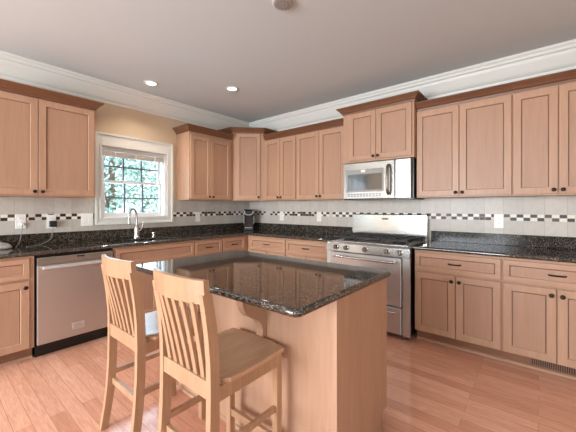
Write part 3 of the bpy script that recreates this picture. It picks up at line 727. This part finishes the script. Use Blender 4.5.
# ------------------------------------------------------------------ counter stools
def make_stool(label):
    c = thing('counter_stool', label, 'stool', (0, 0, 0), 'slat-back counter stools at the island')
    hw = 7.5
    # rear posts
    YZ = [(-9.6, .02), (-8.9, 5), (-8.3, 10), (-7.95, 16), (-7.85, 22), (-7.95, 27), (-8.3, 31), (-8.8, 34.5), (-9.3, 37.4)]
    def ycurve(z):
        for (y0, z0), (y1, z1) in zip(YZ, YZ[1:]):
            if z <= z1: return y0+(y1-y0)*(z-z0)/(z1-z0)
        return YZ[-1][0]
    for sg in (-1, 1):
        L = []
        for i, (y, z) in enumerate(YZ):
            d = .85 if z > 5 else .78
            xo = .5*max(0, (10-z)/10)**2
            a, b = sg*(hw+xo-1.15), sg*(hw+xo)
            L.append([(a, y-d, z), (b, y-d, z), (b, y+d, z), (a, y+d, z)])
        MB().loops(L).build('rear_post', CHAIRW, c)
        MB().box((sg*6.1, 6.2, .02), (sg*7.4, 7.6, 22.7), TW, .08).build('front_leg', CHAIRW, c)
        MB().box((sg*6.35, -7.4, 12.0), (sg*7.1, 6.4, 13.1), TW, .06).build('side_stretcher', CHAIRW, c)
        MB().box((sg*6.6, -7.2, 20.4), (sg*7.25, 6.4, 22.75), TW, .04).build('side_apron', CHAIRW, c)
    # top rail, bowed backwards
    bow = lambda x: -1.5*(1-(x/hw)**2)
    L = []
    for k in range(13):
        x = -hw+2*hw*k/12; y = -9.3+bow(x); top = 39.6+.15*(1-(x/hw)**2)
        L.append([(x, y-.42, 36.0), (x, y+.62, 36.0), (x, y+.25, top-.1), (x, y+.1, top), (x, y-.55, top), (x, y-.7, top-.1)])
    MB().loops(L).build('top_rail', CHAIRW, c, 30)
    MB().box((-6.4, -8.6, 21.1), (6.4, -7.7, 23.9), TW, .08).build('lower_rail', CHAIRW, c)
    for k in range(6):
        xb = -4.9+k*1.96; xt = -5.15+k*2.06; L = []
        for i in range(7):
            t = i/6; z = 23.8+12.4*t; x = xb+(xt-xb)*t
            y = (-7.95-1.45*t) + bow(xt)*t - .1 + .1*math.sin(math.pi*t)
            L.append([(x-.5, y-.24, z), (x+.5, y-.24, z), (x+.5, y+.24, z), (x-.5, y+.24, z)])
        MB().loops(L).build('slat', CHAIRW, c)
    MB().box((-6.2, -8.2, 10.0), (6.2, -7.4, 11.4), TW, .06).build('rear_stretcher', CHAIRW, c)
    MB().box((-6.2, 6.5, 5.4), (6.2, 7.4, 6.9), TW, .06).build('front_stretcher', CHAIRW, c)
    MB().box((-6.2, 6.3, 20.4), (6.2, 7.0, 22.75), TW, .04).build('front_apron', CHAIRW, c)
    # saddle seat: grid with a curved front edge and notched round the posts
    t = bmesh.new(); nx, ny = 16, 12; top = []; bot = []
    for j in range(ny+1):
        rt, rb = [], []
        for i in range(nx+1):
            u = -1+2*i/nx; vv = j/ny
            half = 7.55+.35*math.sin(math.pi*min(1, vv*1.15))*(1 if True else 0)
            if vv < .12: half = 6.3
            x = u*half
            yb, yf = -7.65, 8.1+.75*(1-u*u)
            y = yb+(yf-yb)*vv
            dip = -.32*(1-u*u)**1.5*math.sin(math.pi*min(1, vv*1.05))
            edge = max(abs(u), vv if vv > .5 else 0)
            rnd = -.16*max(0, (edge-.93)/.07)**2
            rt.append(t.verts.new((x, y, 23.7+dip+rnd))); rb.append(t.verts.new((x*.985, y-(.12 if j == ny else 0), 22.75)))
        top.append(rt); bot.append(rb)
    for j in range(ny):
        for i in range(nx):
            t.faces.new((top[j][i], top[j][i+1], top[j+1][i+1], top[j+1][i])); t.faces.new((bot[j][i], bot[j+1][i], bot[j+1][i+1], bot[j][i+1]))
    for j in range(ny):
        t.faces.new((top[j][0], top[j+1][0], bot[j+1][0], bot[j][0])); t.faces.new((top[j][nx], bot[j][nx], bot[j+1][nx], top[j+1][nx]))
    for i in range(nx):
        t.faces.new((top[0][i], bot[0][i], bot[0][i+1], top[0][i+1])); t.faces.new((top[ny][i], top[ny][i+1], bot[ny][i+1], bot[ny][i]))
    m = MB(); m.join(t); m.build('seat', SEATW, c, 35)
    return c
def copy_tree(o, parent=None):
    n = o.copy(); COL.objects.link(n)
    if parent is not None: n.parent = parent
    for k in list(o.children): copy_tree(k, n)
    return n
st = make_stool('light oak slat-back counter stool, nearer one, right of the two')
st2 = copy_tree(st)
st2['label'] = 'light oak slat-back counter stool, farther left, beside the dishwasher'
st.location = (107.2*IN, -106.9*IN, 0); st2.location = (83.3*IN, -106.9*IN, 0)

# ------------------------------------------------------------------ ceiling fixtures
def can(x, y, label):
    o = thing('recessed_light', label, 'ceiling light', (x, y, H), 'recessed ceiling lights')
    MB().lathe([(2.0, -.02), (3.0, -.02), (3.0, -.25), (2.75, -.4), (2.1, -.3), (2.0, -.1)], (x, y, H), n=28).build('trim_ring', WHITE, o, 40)
    MB().lathe([(0, -.02), (2.15, -.02), (2.15, -.16), (1.6, -.24), (0, -.28)], (x, y, H), n=24).build('lens', LAMP, o, 40)
    l = light('recessed_lamp', 'SPOT', (x, y, H-.6), 42, (1, 0.92, 0.8), spot_size=2.2, spot_blend=0.8, shadow_soft_size=0.06)
    return o
can(17.9, -77.0, 'round lit recessed ceiling light above the sink, left one')
can(41.0, -49.7, 'round lit recessed ceiling light near the corner cabinet, right one')
sm = thing('smoke_detector', 'round grey smoke detector on ceiling at top centre', 'smoke detector', (98.8, -80.4, H))
MB().lathe([(0, -.02), (2.7, -.02), (2.75, -.4), (2.5, -.9), (0, -1.0)], (98.8, -80.4, H), n=28).build('housing', GREYP, sm, 40)
MB().lathe([(2.72, -.02), (3.1, -.02), (3.1, -.3), (2.74, -.4)], (98.8, -80.4, H), n=28).build('ring', WHITE, sm, 40)
m = MB()
for k in range(10):
    a = 2*math.pi*k/10; m.lathe([(0, -.98), (.14, -.98), (.14, -1.02), (0, -1.03)], (98.8+1.5*math.cos(a), -80.4+1.5*math.sin(a), H), n=8)
m.build('vent_hole', BLACKP, sm)

# ------------------------------------------------------------------ garden outside
struct(MB().box((-900, -900, -30), (900, 900, -24)).build('lawn', GRASS), 'lawn outside the house')
def tree(label, x, y, h, r, seed, nleaf=1500):
    rnd = random.Random(seed)
    o = thing('garden_tree', label, 'tree', (x, y, -24), 'trees outside the windows')
    m = MB(); m.tube([(x, y, -24), (x+2, y+1, h*.35), (x-1, y+2, h*.7)], [4, 3.2, 2], 8)
    for k in range(6):
        a = rnd.uniform(0, 6.28); z0 = rnd.uniform(.1, .6)*h
        m.tube([(x, y, z0), (x+math.cos(a)*r*.7, y+math.sin(a)*r*.7, z0+h*.25)], [1.4, .5], 6)
    m.build('trunk', BARK, o)
    me = bpy.data.meshes.new('foliage'); vs = []; fs = []
    for i in range(nleaf):
        while True:
            p = Vector((rnd.uniform(-1, 1), rnd.uniform(-1, 1), rnd.uniform(-1, 1)))
            if .25 < p.length < 1: break
        c = Vector((x+p.x*r, y+p.y*r, h*.5+p.z*h*.52))
        e1 = Vector((rnd.gauss(0, 1), rnd.gauss(0, 1), rnd.gauss(0, 1))).normalized(); e2 = e1.orthogonal().normalized()
        e3 = e1.cross(e2); s = rnd.uniform(1.4, 2.8); b = len(vs)
        for q in (e1*s, e2*s*.45+e3*s*.15, -e1*s, -e2*s*.45+e3*s*.15): vs.append(tuple((c+q)*IN-origin(o)))
        fs.append((b, b+1, b+2, b+3))
    me.from_pydata(vs, [], fs); me.materials.append(LEAF)
    f = bpy.data.objects.new('foliage', me); COL.objects.link(f); f.parent = o
    return o
tree('pale green tree outside the sink window, left of its centre', -130, -40, 150, 50, 1, 4200)
tree('pale green tree outside the sink window, right of its centre', -150, 72, 160, 54, 2, 4600)
tree('pale green tree farther back behind the window trees', -330, 20, 210, 100, 3, 4200)
tree('pale green tree outside the far right of the sink window', -300, 240, 200, 95, 4, 4000)
tree('pale green tree outside the left side window, mirrored in the microwave', -140, -230, 150, 52, 5, 2500)
